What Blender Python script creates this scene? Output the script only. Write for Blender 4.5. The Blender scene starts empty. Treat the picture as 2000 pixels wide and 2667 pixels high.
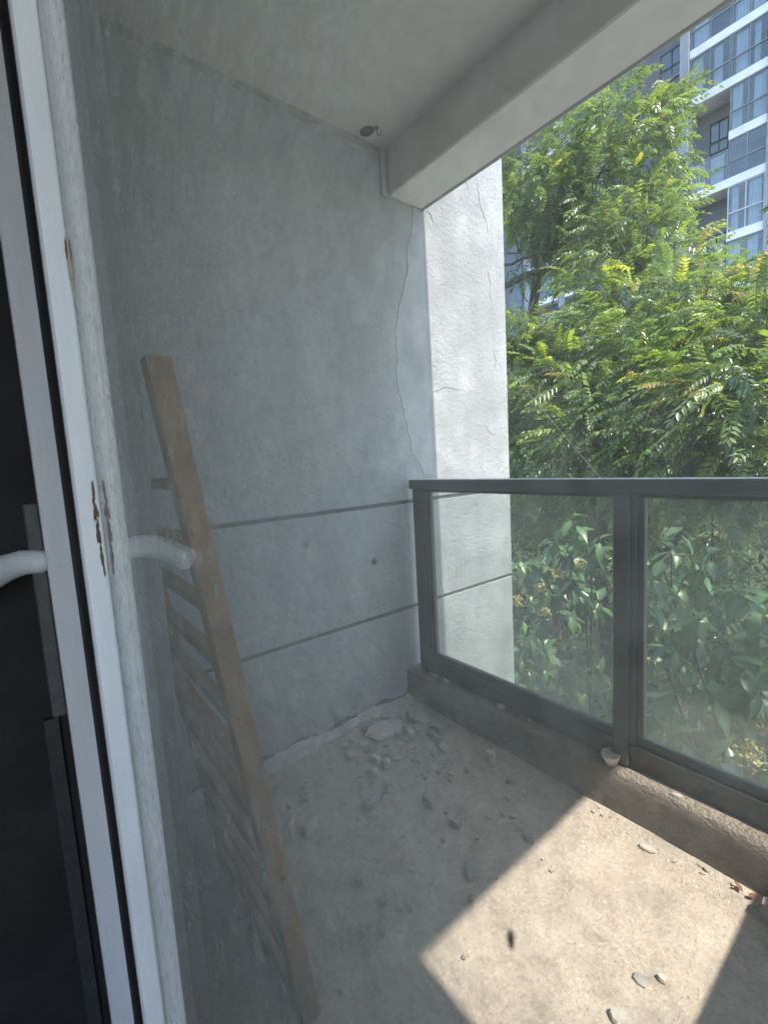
import bpy, math, random
import numpy as np
from mathutils import Matrix, Vector, Euler

random.seed(11)
rng = np.random.default_rng(7)
S = bpy.context.scene
COL = S.collection

# ------------------------------------------------------------------ camera
YAW, PITCH, ROLL = 0.6617, 0.1122, -0.0561
CAM = Vector((1.6284, 0.0834, 1.15))
F = Vector((-math.cos(YAW) * math.cos(PITCH), math.sin(YAW) * math.cos(PITCH), -math.sin(PITCH)))
R0 = F.cross(Vector((0, 0, 1))).normalized()
U0 = R0.cross(F)
RT = math.cos(ROLL) * R0 + math.sin(ROLL) * U0
UP = -math.sin(ROLL) * R0 + math.cos(ROLL) * U0
cd = bpy.data.cameras.new('camera')
cd.sensor_fit = 'HORIZONTAL'
cd.sensor_width = 36.0
cd.lens = 36.0 * 1187.8 / 2000.0
cd.clip_start = 0.005
cd.clip_end = 500
cd.dof.use_dof = True
cd.dof.focus_distance = 2.3
cd.dof.aperture_fstop = 17
cam = bpy.data.objects.new('camera', cd)
COL.objects.link(cam)
m3 = Matrix((RT, UP, -F)).transposed()
cam.matrix_world = Matrix.Translation(CAM) @ m3.to_4x4()
S.camera = cam

# ------------------------------------------------------------------ world, sun, exposure
SUN_TO = Vector((0.645, -0.012, 1.0)).normalized()          # towards the sun
w = bpy.data.worlds.new('World')
S.world = w
w.use_nodes = True
nt = w.node_tree
nt.nodes.clear()
sky = nt.nodes.new('ShaderNodeTexSky')
sky.sky_type = 'NISHITA'
sky.sun_disc = False
sky.sun_elevation = math.asin(SUN_TO.z)
sky.sun_rotation = math.radians(90)
sky.air_density = 1.0
sky.dust_density = 1.2
sky.ozone_density = 1.5
bg = nt.nodes.new('ShaderNodeBackground')
bg.inputs['Strength'].default_value = 0.15
wo = nt.nodes.new('ShaderNodeOutputWorld')
nt.links.new(sky.outputs[0], bg.inputs[0])
nt.links.new(bg.outputs[0], wo.inputs[0])
sd = bpy.data.lights.new('sun', 'SUN')
sd.energy = 2.35
sd.angle = math.radians(0.53)
sd.color = (1.0, 0.92, 0.83)
sun = bpy.data.objects.new('sun', sd)
COL.objects.link(sun)
sun.rotation_euler = (-SUN_TO).to_track_quat('-Z', 'Y').to_euler()
S.view_settings.view_transform = 'Standard'
S.view_settings.look = 'None'
S.view_settings.gamma = 1
S.view_settings.use_curve_mapping = False
S.view_settings.exposure = 2.3
S.render.engine = 'CYCLES'
S.cycles.use_denoising = True
S.cycles.use_adaptive_sampling = True
S.cycles.adaptive_threshold = 0.025
S.cycles.max_bounces = 6
S.cycles.diffuse_bounces = 4
S.cycles.glossy_bounces = 2
S.cycles.transparent_max_bounces = 12
S.cycles.caustics_reflective = False
S.cycles.caustics_refractive = False
S.cycles.sample_clamp_indirect = 6

# ------------------------------------------------------------------ materials
class NB:
    def __init__(s, name):
        s.m = bpy.data.materials.new(name)
        s.m.use_nodes = True
        s.t = s.m.node_tree
        s.t.nodes.clear()
        s.out = s.t.nodes.new('ShaderNodeOutputMaterial')
    def n(s, typ, **kw):
        x = s.t.nodes.new(typ)
        for k, v in kw.items():
            if k.startswith('i_'):
                x.inputs[k[2:].replace('_', ' ')].default_value = v
            else:
                setattr(x, k, v)
        return x
    def l(s, a, b):
        s.t.links.new(a, b)
    def coords(s, kind='Object'):
        return s.n('ShaderNodeTexCoord').outputs[kind]
    def noise(s, scale, detail=6, rough=0.6, vec=None, mapscale=None):
        x = s.n('ShaderNodeTexNoise')
        x.inputs['Scale'].default_value = scale
        x.inputs['Detail'].default_value = detail
        x.inputs['Roughness'].default_value = rough
        v = vec or s.coords()
        if mapscale:
            mp = s.n('ShaderNodeMapping')
            mp.inputs['Scale'].default_value = mapscale
            s.l(v, mp.inputs['Vector'])
            v = mp.outputs[0]
        s.l(v, x.inputs['Vector'])
        return x.outputs['Fac']
    def ramp(s, fac, stops):
        r = s.n('ShaderNodeValToRGB')
        e = r.color_ramp.elements
        while len(e) < len(stops):
            e.new(0.5)
        for i, (p, c) in enumerate(stops):
            e[i].position = p
            e[i].color = (*c, 1) if len(c) == 3 else c
        s.l(fac, r.inputs[0])
        return r.outputs[0]
    def mix(s, fac, a, b, mode='MIX'):
        x = s.n('ShaderNodeMix', data_type='RGBA', blend_type=mode)
        for sock, v in ((x.inputs[0], fac), (x.inputs[6], a), (x.inputs[7], b)):
            if isinstance(v, (int, float)):
                sock.default_value = v
            elif isinstance(v, tuple):
                sock.default_value = (*v, 1)
            else:
                s.l(v, sock)
        return x.outputs[2]
    def math(s, op, a, b=None, clamp=False):
        x = s.n('ShaderNodeMath', operation=op, use_clamp=clamp)
        for sock, v in ((x.inputs[0], a), (x.inputs[1], b)):
            if v is None:
                continue
            if isinstance(v, (int, float)):
                sock.default_value = v
            else:
                s.l(v, sock)
        return x.outputs[0]
    def bump(s, h, strength, dist, prev=None):
        b = s.n('ShaderNodeBump')
        b.inputs['Strength'].default_value = strength
        b.inputs['Distance'].default_value = dist
        s.l(h, b.inputs['Height'])
        if prev is not None:
            s.l(prev, b.inputs['Normal'])
        return b.outputs[0]
    def principled(s, col, rough, normal=None, spec=0.5, metal=0.0):
        p = s.n('ShaderNodeBsdfPrincipled')
        if isinstance(col, tuple):
            p.inputs['Base Color'].default_value = (*col, 1)
        else:
            s.l(col, p.inputs['Base Color'])
        if isinstance(rough, (int, float)):
            p.inputs['Roughness'].default_value = rough
        else:
            s.l(rough, p.inputs['Roughness'])
        p.inputs['Specular IOR Level'].default_value = spec
        p.inputs['Metallic'].default_value = metal
        if normal is not None:
            s.l(normal, p.inputs['Normal'])
        return p.outputs[0]
    def done(s, sh):
        s.l(sh, s.out.inputs['Surface'])
        return s.m

def simple(name, col, rough=0.6, var=0.15, scale=20, bump=0.0, bscale=80, bdist=0.002, spec=0.4):
    b = NB(name)
    f = b.noise(scale, 5)
    lo = tuple(c * (1 - var) for c in col)
    hi = tuple(min(1, c * (1 + var)) for c in col)
    c = b.ramp(f, [(0.3, lo), (0.7, hi)])
    nrm = b.bump(b.noise(bscale, 6), bump, bdist) if bump else None
    return b.done(b.principled(c, rough, nrm, spec))

def mat_render(name, lo, hi, b1=0.5):
    """hand trowelled, painted cement render"""
    b = NB(name)
    mid = b.noise(9, 5, 0.65)
    big = b.noise(2.2, 3, 0.6, mapscale=(1, 1.6, 0.6))
    c = b.ramp(mid, [(0.28, lo), (0.72, hi)])
    c = b.mix(b.ramp(big, [(0.4, (0, 0, 0)), (0.75, (0.6, 0.6, 0.6))]), c, tuple(x * 0.80 for x in lo))
    n1 = b.bump(b.noise(42, 6, 0.7), b1, 0.012)
    return b.done(b.principled(c, 0.88, n1, 0.25))

M = {}
M['wall'] = mat_render('painted_render', (0.305, 0.325, 0.335), (0.415, 0.435, 0.445), 0.8)
M['patch'] = mat_render('fresh_render_skin', (0.35, 0.375, 0.387), (0.44, 0.462, 0.475), 0.5)
M['ceiling'] = mat_render('ceiling_paint', (0.62, 0.61, 0.57), (0.70, 0.69, 0.65), 0.12)
M['soffit'] = mat_render('beam_paint', (0.72, 0.71, 0.67), (0.80, 0.79, 0.75), 0.15)
def mat_floor():
    b = NB('bare_screed')
    mid = b.noise(11, 6, 0.7)
    fine = b.noise(90, 4, 0.7)
    c = b.ramp(mid, [(0.28, (0.25, 0.212, 0.170)), (0.50, (0.39, 0.335, 0.275)), (0.62, (0.43, 0.372, 0.308)), (0.75, (0.54, 0.475, 0.395))])
    c = b.mix(b.ramp(fine, [(0.34, (0.55, 0.55, 0.55)), (0.46, (0, 0, 0))]), c, (0.20, 0.185, 0.165))
    c = b.mix(b.ramp(fine, [(0.57, (0, 0, 0)), (0.67, (0.6, 0.6, 0.6))]), c, (0.56, 0.50, 0.42))
    n1 = b.bump(mid, 0.6, 0.014)
    n2 = b.bump(fine, 0.7, 0.005, n1)
    return b.done(b.principled(c, 0.93, n2, 0.15))
M['floor'] = mat_floor()
def mat_kerb():
    b = NB('rough_kerb_cement')
    mid = b.noise(18, 8, 0.65)
    peb = b.noise(95, 4, 0.55, mapscale=(1, 1, 1.3))
    c = b.ramp(mid, [(0.3, (0.205, 0.172, 0.138)), (0.7, (0.335, 0.29, 0.24))])
    c = b.mix(b.ramp(peb, [(0.5, (0, 0, 0)), (0.75, (0.4, 0.4, 0.4))]), c, (0.40, 0.355, 0.30))
    n1 = b.bump(mid, 0.5, 0.01)
    n2 = b.bump(peb, 1.0, 0.02, n1)
    return b.done(b.principled(c, 0.92, n2, 0.2))
M['kerb'] = mat_kerb()
M['mortar'] = simple('pale_mortar', (0.40, 0.385, 0.35), 0.95, 0.3, 14, 0.9, 60, 0.008)
M['stain'] = simple('dark_chipped_base', (0.13, 0.125, 0.115), 0.95, 0.4, 20, 0.9, 50, 0.008)
M['shadow_stain_top'] = simple('dark_shadow_joint', (0.27, 0.275, 0.27), 0.95, 0.35, 20, 0.6, 50, 0.006)  # stain tone that also paints the shadow line under the ceiling
M['joint'] = simple('dark_recessed_joint', (0.10, 0.105, 0.105), 0.9, 0.25, 20)
M['plaster'] = simple('broken_plaster', (0.46, 0.43, 0.38), 0.95, 0.22, 25, 0.8, 120, 0.003)
M['plaster_grey'] = simple('broken_cement', (0.31, 0.29, 0.26), 0.95, 0.25, 25, 0.8, 120, 0.003)
M['grit'] = simple('grit', (0.36, 0.33, 0.28), 0.95, 0.35, 300)
M['dead_leaf'] = simple('dead_leaf', (0.16, 0.075, 0.03), 0.8, 0.4, 60)
M['straw'] = simple('straw', (0.42, 0.36, 0.22), 0.9, 0.2, 60)
def mat_metal():
    b = NB('grey_powder_coat')
    f = b.noise(12, 5)
    c = b.ramp(f, [(0.3, (0.062, 0.067, 0.064)), (0.7, (0.092, 0.096, 0.090))])
    d = b.noise(45, 6, 0.7)
    c = b.mix(b.ramp(d, [(0.5, (0, 0, 0)), (0.8, (0.45, 0.45, 0.45))]), c, (0.19, 0.175, 0.15))
    return b.done(b.principled(c, b.ramp(d, [(0.3, (0.42,) * 3), (0.7, (0.75,) * 3)]), None, 0.5))
M['rail'] = mat_metal()
M['rail_top'] = simple('handrail_paint', (0.085, 0.09, 0.09), 0.28, 0.1, 12, spec=0.8)
M['rail_sill'] = simple('dusty_rail_sill', (0.155, 0.135, 0.11), 0.85, 0.35, 20, 0.3, 90, 0.002)
def mat_rust():
    b = NB('rusty_paint')
    f = b.noise(14, 8, 0.7)
    g = b.noise(70, 5, 0.6)
    c = b.ramp(f, [(0.25, (0.13, 0.065, 0.040)), (0.5, (0.265, 0.140, 0.075)), (0.8, (0.36, 0.21, 0.12))])
    c = b.mix(b.ramp(g, [(0.6, (0, 0, 0)), (0.75, (0.5, 0.5, 0.5))]), c, (0.36, 0.26, 0.17))
    return b.done(b.principled(c, 0.85, b.bump(g, 0.5, 0.002), 0.25))
M['rust'] = mat_rust()
def mat_frame():
    b = NB('white_window_profile')
    f = b.noise(30, 6, 0.65, mapscale=(1, 1, 0.12))
    c = b.ramp(f, [(0.3, (0.66, 0.67, 0.68)), (0.7, (0.80, 0.80, 0.80))])
    s = b.noise(420, 3)
    c = b.mix(b.ramp(s, [(0.70, (0, 0, 0)), (0.74, (0.7, 0.7, 0.7))]), c, (0.20, 0.18, 0.16))
    return b.done(b.principled(c, 0.45, None, 0.4))
M['frame'] = mat_frame()
M['grime'] = simple('brown_grime', (0.17, 0.11, 0.075), 0.95, 0.5, 300, 0.8, 400, 0.002)
M['chip'] = simple('bare_filler_chip', (0.50, 0.45, 0.36), 0.9, 0.3, 200)
M['gasket'] = simple('black_gasket', (0.008, 0.008, 0.009), 0.7, 0.2)
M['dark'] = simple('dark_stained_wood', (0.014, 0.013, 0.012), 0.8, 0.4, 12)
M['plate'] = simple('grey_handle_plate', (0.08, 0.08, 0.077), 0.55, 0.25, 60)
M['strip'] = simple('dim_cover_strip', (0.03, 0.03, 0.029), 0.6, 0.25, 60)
M['pvc'] = simple('white_plastic', (0.78, 0.78, 0.76), 0.35, 0.05, 60)
M['pvc_old'] = simple('cream_plastic', (0.62, 0.58, 0.50), 0.55, 0.12, 80)
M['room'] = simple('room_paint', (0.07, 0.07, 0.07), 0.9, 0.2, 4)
M['hole'] = simple('dark_hole', (0.05, 0.055, 0.05), 0.95, 0.4, 60)
M['steel'] = simple('dull_steel', (0.16, 0.155, 0.15), 0.5, 0.2, 60)
M['wire'] = simple('wire', (0.30, 0.30, 0.30), 0.5, 0.1)
M['bark'] = simple('bark', (0.085, 0.068, 0.052), 0.95, 0.45, 30, 0.9, 60, 0.01)
M['twig'] = simple('twig', (0.16, 0.13, 0.085), 0.9, 0.3, 30)
M['ground'] = simple('soil_and_litter', (0.055, 0.05, 0.03), 0.95, 0.5, 3, 0.8, 10, 0.05)
M['bldg'] = simple('grey_tile_wall', (0.19, 0.21, 0.245), 0.7, 0.12, 1.5)
M['bldg_dark'] = simple('dark_tile_wall', (0.15, 0.17, 0.205), 0.7, 0.15, 1.5)
M['band'] = simple('white_band_paint', (0.84, 0.85, 0.86), 0.8, 0.10, 1.2, 0.2, 6, 0.01)
M['pier'] = simple('grey_pier', (0.30, 0.325, 0.36), 0.75, 0.15, 1.2)
M['alu'] = simple('grey_aluminium', (0.20, 0.23, 0.26), 0.5, 0.15, 5)
M['alu_light'] = simple('pale_aluminium', (0.52, 0.56, 0.58), 0.5, 0.1, 5)
M['curtain'] = simple('pale_curtain', (0.80, 0.82, 0.83), 0.9, 0.12, 3)
M['inside'] = simple('dim_room', (0.07, 0.075, 0.08), 0.9, 0.2, 2)

def glass_mat(name, base, amp, scale, tint, dust_col, edge=None, streak=0.0, spots=0.0, rough_scale=2.6, trans=0.6, r0=0.04):
    """clear pane carrying a thin coat of dust: transparent + mirror by the Fresnel law, part covered by matt dust"""
    b = NB(name)
    g = b.n('ShaderNodeNewGeometry')
    d = b.n('ShaderNodeVectorMath', operation='DOT_PRODUCT')
    b.l(g.outputs['Normal'], d.inputs[0]); b.l(g.outputs['Incoming'], d.inputs[1])
    c = b.math('ABSOLUTE', d.outputs['Value'])
    one = b.math('SUBTRACT', 1.0, c)
    fr = b.math('ADD', r0, b.math('MULTIPLY', 1 - r0, b.math('POWER', one, 5.0)), True)
    tr = b.n('ShaderNodeBsdfTransparent'); tr.inputs[0].default_value = (*tint, 1)
    gl = b.n('ShaderNodeBsdfGlossy'); gl.inputs['Roughness'].default_value = 0.012
    gl.inputs['Color'].default_value = (1, 1, 1, 1)
    m1 = b.n('ShaderNodeMixShader'); b.l(fr, m1.inputs[0]); b.l(tr.outputs[0], m1.inputs[1]); b.l(gl.outputs[0], m1.inputs[2])
    n1 = b.ramp(b.noise(scale, 2.5, 0.55), [(0.36, (0, 0, 0)), (0.74, (1, 1, 1))])
    n2 = b.ramp(b.noise(rough_scale, 4, 0.5), [(0.3, (0, 0, 0)), (0.7, (1, 1, 1))])
    f = b.math('ADD', base, b.math('MULTIPLY', amp, b.math('MULTIPLY', n1, b.math('ADD', 0.35, n2))))
    if streak:
        st = b.ramp(b.noise(scale * 0.8, 5, 0.6, mapscale=(1, 1, 0.16)), [(0.5, (0, 0, 0)), (0.8, (1, 1, 1))])
        f = b.math('ADD', f, b.math('MULTIPLY', streak, st))
    if spots:
        sp = b.ramp(b.noise(scale * 5, 2, 0.5), [(0.70, (0, 0, 0)), (0.76, (1, 1, 1))])
        f = b.math('ADD', f, b.math('MULTIPLY', spots, sp))
    if edge:                                            # dust that has settled along the bottom bead
        z0, h, amt = edge
        sep = b.n('ShaderNodeSeparateXYZ'); b.l(b.coords(), sep.inputs[0])
        e = b.math('SUBTRACT', 1.0, b.math('DIVIDE', b.math('SUBTRACT', sep.outputs[2], z0), h), True)
        e = b.math('MULTIPLY', b.math('POWER', e, 2.0), b.math('ADD', 0.4, n2))
        f = b.math('ADD', f, b.math('MULTIPLY', amt, e))
    f = b.math('MINIMUM', f, 0.9)
    # a thin layer covers more of what is seen through it the more slantwise it is crossed
    f = b.math('SUBTRACT', 1.0, b.math('POWER', b.math('SUBTRACT', 1.0, f), b.math('DIVIDE', 1.0, b.math('MAXIMUM', c, 0.45))))
    df = b.n('ShaderNodeBsdfDiffuse'); df.inputs[0].default_value = (*dust_col, 1)
    tl = b.n('ShaderNodeBsdfTranslucent'); tl.inputs[0].default_value = (*dust_col, 1)
    m2 = b.n('ShaderNodeMixShader'); m2.inputs[0].default_value = trans; b.l(df.outputs[0], m2.inputs[1]); b.l(tl.outputs[0], m2.inputs[2])
    m3_ = b.n('ShaderNodeMixShader'); b.l(f, m3_.inputs[0]); b.l(m1.outputs[0], m3_.inputs[1]); b.l(m2.outputs[0], m3_.inputs[2])
    return b.done(m3_.outputs[0])
M['door_glass'] = glass_mat('dusty_door_glass', 0.065, 0.14, 150, (0.985, 0.995, 0.985), (0.60, 0.60, 0.57), streak=0.015, rough_scale=45)
M['rail_glass'] = glass_mat('dusty_rail_glass', 0.065, 0.04, 9, (0.93, 0.962, 0.94), (0.68, 0.68, 0.62), edge=(0.24, 0.26, 0.06), rough_scale=3)
M['far_glass'] = glass_mat('far_window_glass', 0.03, 0.03, 2, (0.78, 0.84, 0.87), (0.6, 0.63, 0.65), r0=0.08)

def leaf_mat(name, rough, trans, spec=0.5):
    b = NB(name)
    a = b.n('ShaderNodeAttribute', attribute_name='tint')
    col = a.outputs['Color']
    nz = b.noise(18, 3)
    col = b.mix(0.35, col, b.ramp(nz, [(0.3, (0.55, 0.55, 0.55)), (0.7, (1.35, 1.35, 1.35))]), 'MULTIPLY')
    p = b.principled(col, rough, None, spec)
    t = b.n('ShaderNodeBsdfTranslucent')
    tc = b.mix(1.0, col, (1.5, 1.45, 0.6), 'MULTIPLY')
    b.l(tc, t.inputs[0])
    mx = b.n('ShaderNodeMixShader'); mx.inputs[0].default_value = trans
    b.l(p, mx.inputs[1]); b.l(t.outputs[0], mx.inputs[2])
    return b.done(mx.outputs[0])
M['leaflet'] = leaf_mat('feathery_leaf', 0.36, 0.45, 0.8)
M['leaf'] = leaf_mat('glossy_leaf', 0.36, 0.16, 0.6)
M['flower'] = leaf_mat('flower', 0.8, 0.3, 0.2)

# ------------------------------------------------------------------ mesh helpers
def link(name, me, mat, parent=None):
    o = bpy.data.objects.new(name, me)
    COL.objects.link(o)
    if mat is not None and not me.materials:
        me.materials.append(mat)
    if parent is not None:
        o.parent = parent
    return o
def tag(o, label=None, cat=None, group=None, kind=None):
    if label: o['label'] = label
    if cat: o['category'] = cat
    if group: o['group'] = group
    if kind: o['kind'] = kind
    return o
def empty(name, loc=(0, 0, 0), rz=0.0):
    o = bpy.data.objects.new(name, None)
    COL.objects.link(o)
    o.location = loc
    o.rotation_euler = (0, 0, rz)
    o.empty_display_size = 0.1
    return o

class MB:
    def __init__(s):
        s.v = []; s.f = []; s.c = []
    def add(s, v, f):
        n = len(s.v)
        s.v += [tuple(x) for x in v]
        s.f += [tuple(i + n for i in q) for q in f]
        return s
    def box(s, x0, x1, y0, y1, z0, z1, bev=0.0):
        if bev <= 0:
            v = [(x, y, z) for z in (z0, z1) for y in (y0, y1) for x in (x0, x1)]
            return s.add(v, [(0, 2, 3, 1), (4, 5, 7, 6), (0, 1, 5, 4), (2, 6, 7, 3), (0, 4, 6, 2), (1, 3, 7, 5)])
        # chamfered box
        b = min(bev, (x1 - x0) * .45, (y1 - y0) * .45, (z1 - z0) * .45)
        v = []; idx = {}
        for sx in (0, 1):
            for sy in (0, 1):
                for sz in (0, 1):
                    X, Y, Z = (x0, x1)[sx], (y0, y1)[sy], (z0, z1)[sz]
                    dx, dy, dz = (b, -b)[sx], (b, -b)[sy], (b, -b)[sz]
                    for ax, p in enumerate(((X, Y + dy, Z + dz), (X + dx, Y, Z + dz), (X + dx, Y + dy, Z))):
                        idx[(sx, sy, sz, ax)] = len(v); v.append(p)
        f = []
        I = lambda sx, sy, sz, ax: idx[(sx, sy, sz, ax)]
        for k in (0, 1):
            q = [I(k, 0, 0, 0), I(k, 1, 0, 0), I(k, 1, 1, 0), I(k, 0, 1, 0)]; f.append(q if k else q[::-1])
            q = [I(0, k, 0, 1), I(1, k, 0, 1), I(1, k, 1, 1), I(0, k, 1, 1)]; f.append(q[::-1] if k else q)
            q = [I(0, 0, k, 2), I(1, 0, k, 2), I(1, 1, k, 2), I(0, 1, k, 2)]; f.append(q if k else q[::-1])
        for a in (0, 1):
            for c in (0, 1):
                q = [I(a, c, 0, 0), I(a, c, 0, 1), I(a, c, 1, 1), I(a, c, 1, 0)]; f.append(q if a ^ c else q[::-1])
                q = [I(a, 0, c, 0), I(a, 0, c, 2), I(a, 1, c, 2), I(a, 1, c, 0)]; f.append(q[::-1] if a ^ c else q)
                q = [I(0, a, c, 1), I(0, a, c, 2), I(1, a, c, 2), I(1, a, c, 1)]; f.append(q if a ^ c else q[::-1])
        for sx in (0, 1):
            for sy in (0, 1):
                for sz in (0, 1):
                    q = [I(sx, sy, sz, 0), I(sx, sy, sz, 1), I(sx, sy, sz, 2)]
                    f.append(q[::-1] if (sx + sy + sz) % 2 else q)
        return s.add(v, f)
    def tube(s, pts, radii, n=8, cap=True):
        pts = [Vector(p) for p in pts]
        if isinstance(radii, (int, float)):
            radii = [radii] * len(pts)
        v = []; f = []
        prev = None
        for i, p in enumerate(pts):
            t = (pts[min(i + 1, len(pts) - 1)] - pts[max(i - 1, 0)]).normalized()
            a = t.cross(Vector((0, 0, 1)) if abs(t.z) < .9 else Vector((1, 0, 0))).normalized()
            if prev is not None:
                a = (prev - prev.dot(t) * t).normalized()
            prev = a
            b = t.cross(a)
            for k in range(n):
                an = 2 * math.pi * k / n
                v.append(p + (a * math.cos(an) + b * math.sin(an)) * radii[i])
        for i in range(len(pts) - 1):
            for k in range(n):
                f.append((i * n + k, i * n + (k + 1) % n, (i + 1) * n + (k + 1) % n, (i + 1) * n + k))
        if cap:
            f.append(tuple(range(n))[::-1]); f.append(tuple(range((len(pts) - 1) * n, len(pts) * n)))
        return s.add(v, f)
    def lathe(s, prof, n=24, c=(0, 0, 0)):
        v = []; f = []
        for r, z in prof:
            for k in range(n):
                a = 2 * math.pi * k / n
                v.append((c[0] + r * math.cos(a), c[1] + r * math.sin(a), c[2] + z))
        for i in range(len(prof) - 1):
            for k in range(n):
                f.append((i * n + k, i * n + (k + 1) % n, (i + 1) * n + (k + 1) % n, (i + 1) * n + k))
        f.append(tuple(range(n))[::-1]); f.append(tuple(range((len(prof) - 1) * n, len(prof) * n)))
        return s.add(v, f)
    def mesh(s, name, smooth=False):
        me = bpy.data.meshes.new(name)
        me.from_pydata([tuple(p) for p in s.v], [], s.f)
        me.update()
        if smooth:
            me.polygons.foreach_set('use_smooth', [True] * len(me.polygons))
        return me
    def build(s, name, mat, parent=None, smooth=False):
        return link(name, s.mesh(name, smooth), mat, parent)

def np_mesh(name, V, Q, tint=None, smooth=False):
    """V (n,3), Q (m,3) triangles, tint (n,3)"""
    me = bpy.data.meshes.new(name)
    V = np.asarray(V, np.float32); Q = np.asarray(Q, np.int32)
    k = Q.shape[1]
    me.vertices.add(len(V)); me.loops.add(Q.size); me.polygons.add(len(Q))
    me.vertices.foreach_set('co', V.ravel())
    me.loops.foreach_set('vertex_index', Q.ravel())
    me.polygons.foreach_set('loop_start', np.arange(0, Q.size, k, dtype=np.int32))
    if smooth:
        me.polygons.foreach_set('use_smooth', np.ones(len(Q), bool))
    if tint is not None:
        at = me.attributes.new('tint', 'FLOAT_COLOR', 'POINT')
        c = np.ones((len(V), 4), np.float32); c[:, :3] = tint
        at.data.foreach_set('color', c.ravel())
    me.update(calc_edges=True)
    me.validate()
    return me

# ------------------------------------------------------------------ setting: balcony shell
YG = 0.137          # inner face of the door glass
Y_IN = 0.165        # outer face of the door line
YBI, YBO, ZB, ZC = 1.4696, 1.6685, 2.2957, 2.483
X_END = 2.51

def grid_sheet(name, x0, x1, y0, y1, z, nx, ny, amp, mat):
    xs = np.linspace(x0, x1, nx); ys = np.linspace(y0, y1, ny)
    X, Y = np.meshgrid(xs, ys, indexing='ij')
    Z = np.zeros_like(X)
    for k in range(26):
        fx, fy = rng.normal(0, 9, 2); ph = rng.uniform(0, 6.28)
        Z += np.sin(fx * X + fy * Y + ph) / (1 + math.hypot(fx, fy) * .22)
    Z *= amp / 3.0
    V = np.stack([X, Y, z + Z], -1).reshape(-1, 3)
    i = np.arange(nx * ny).reshape(nx, ny)
    Q = np.stack([i[:-1, :-1], i[1:, :-1], i[1:, 1:], i[:-1, 1:]], -1).reshape(-1, 4)
    return link(name, np_mesh(name, V, Q, None, True), mat)
floor = grid_sheet('floor', -0.02, 2.2, 0.1, 1.50, -0.0012, 150, 100, 0.0006, M['floor'])
tag(floor, 'bare dusty cement balcony floor with a sunlit patch', 'floor', kind='structure')
slab = MB().box(-0.2, 2.6, 0.17, 1.70, -0.22, -0.012).build('floor_slab', M['kerb'])
tag(slab, 'concrete edge of the balcony slab', 'slab', kind='structure')

# side wall: three courses of render with two recessed joints
wall = empty('side_wall', (0, 0, 0))
tag(wall, 'rendered grey side wall with two horizontal recessed joints, sunlit white beyond the railing', 'wall')
G1, G2, GH = 0.9495, 0.4388, 0.0085
def wall_course(z0, z1):
    return MB().box(-0.16, 0.0, -0.3, 2.285, z0, z1, 0.0025).build('render_course', M['wall'], wall)
wall_course(-4.2, G2 - GH); wall_course(G2 + GH, G1 - GH); wall_course(G1 + GH, 6.2)
MB().box(-0.155, -0.007, -0.29, 2.28, G2 - GH - .01, G2 + GH + .01).build('recessed_joint', M['joint'], wall)
MB().box(-0.155, -0.007, -0.29, 2.28, G1 - GH - .01, G1 + GH + .01).build('recessed_joint', M['joint'], wall)
# thin skin of newer render with a torn left edge
edge = [(1.612, 2.292), (1.612, 2.207), (1.571, 2.115), (1.569, 2.015), (1.507, 1.853), (1.471, 1.731), (1.479, 1.614), (1.467, 1.528), (1.490, 1.426), (1.507, 1.339), (1.532, 1.250), (1.537, 1.178), (1.591, 1.121), (1.612, 1.058)]
pts = []
for i in range(len(edge) - 1):
    for k in range(5):
        t = k / 5
        y = edge[i][0] * (1 - t) + edge[i + 1][0] * t + random.uniform(-.006, .006)
        z = edge[i][1] * (1 - t) + edge[i + 1][1] * t + random.uniform(-.004, .004)
        pts.append((y, z))
b = MB()
n = len(pts)
vv = [(0.0028, y, z) for y, z in pts] + [(0.0025, 1.668, z) for y, z in pts] + [(0.0, y - .002, z) for y, z in pts]
ff = [(i, i + 1, n + i + 1, n + i) for i in range(n - 1)] + [(2 * n + i, 2 * n + i + 1, i + 1, i) for i in range(n - 1)]
b.add(vv, ff).build('torn_render_skin', M['patch'], wall)
# hairline open cracks on the sunlit stretch
for pl in ([(2.05, 2.60), (2.082, 2.512), (2.093, 2.423), (2.137, 2.378), (2.163, 2.270)], [(1.93, 2.56), (1.953, 2.545), (1.994, 2.504), (2.02, 2.47)],
           [(1.70, 2.31), (1.735, 2.285), (1.75, 2.25)], [(2.16, 1.72), (2.19, 1.66), (2.17, 1.60)], [(2.13, 2.13), (2.16, 2.06), (2.15, 2.0), (2.17, 1.95)], [(1.69, 1.47), (1.80, 1.50), (1.90, 1.49)],
           [(2.06, 1.32), (2.12, 1.27), (2.18, 1.255)]):
    q = []
    for i in range(len(pl) - 1):
        for k in range(4):
            t = k / 4
            q.append((0.0012, pl[i][0] * (1 - t) + pl[i + 1][0] * t + random.uniform(-.005, .005), pl[i][1] * (1 - t) + pl[i + 1][1] * t + random.uniform(-.004, .004)))
    L = len(q)
    MB().tube(q, [0.0003 + 0.0008 * math.sin(math.pi * (i + .5) / L) for i in range(L)], 4).build('crack', M['stain'], wall)
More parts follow.
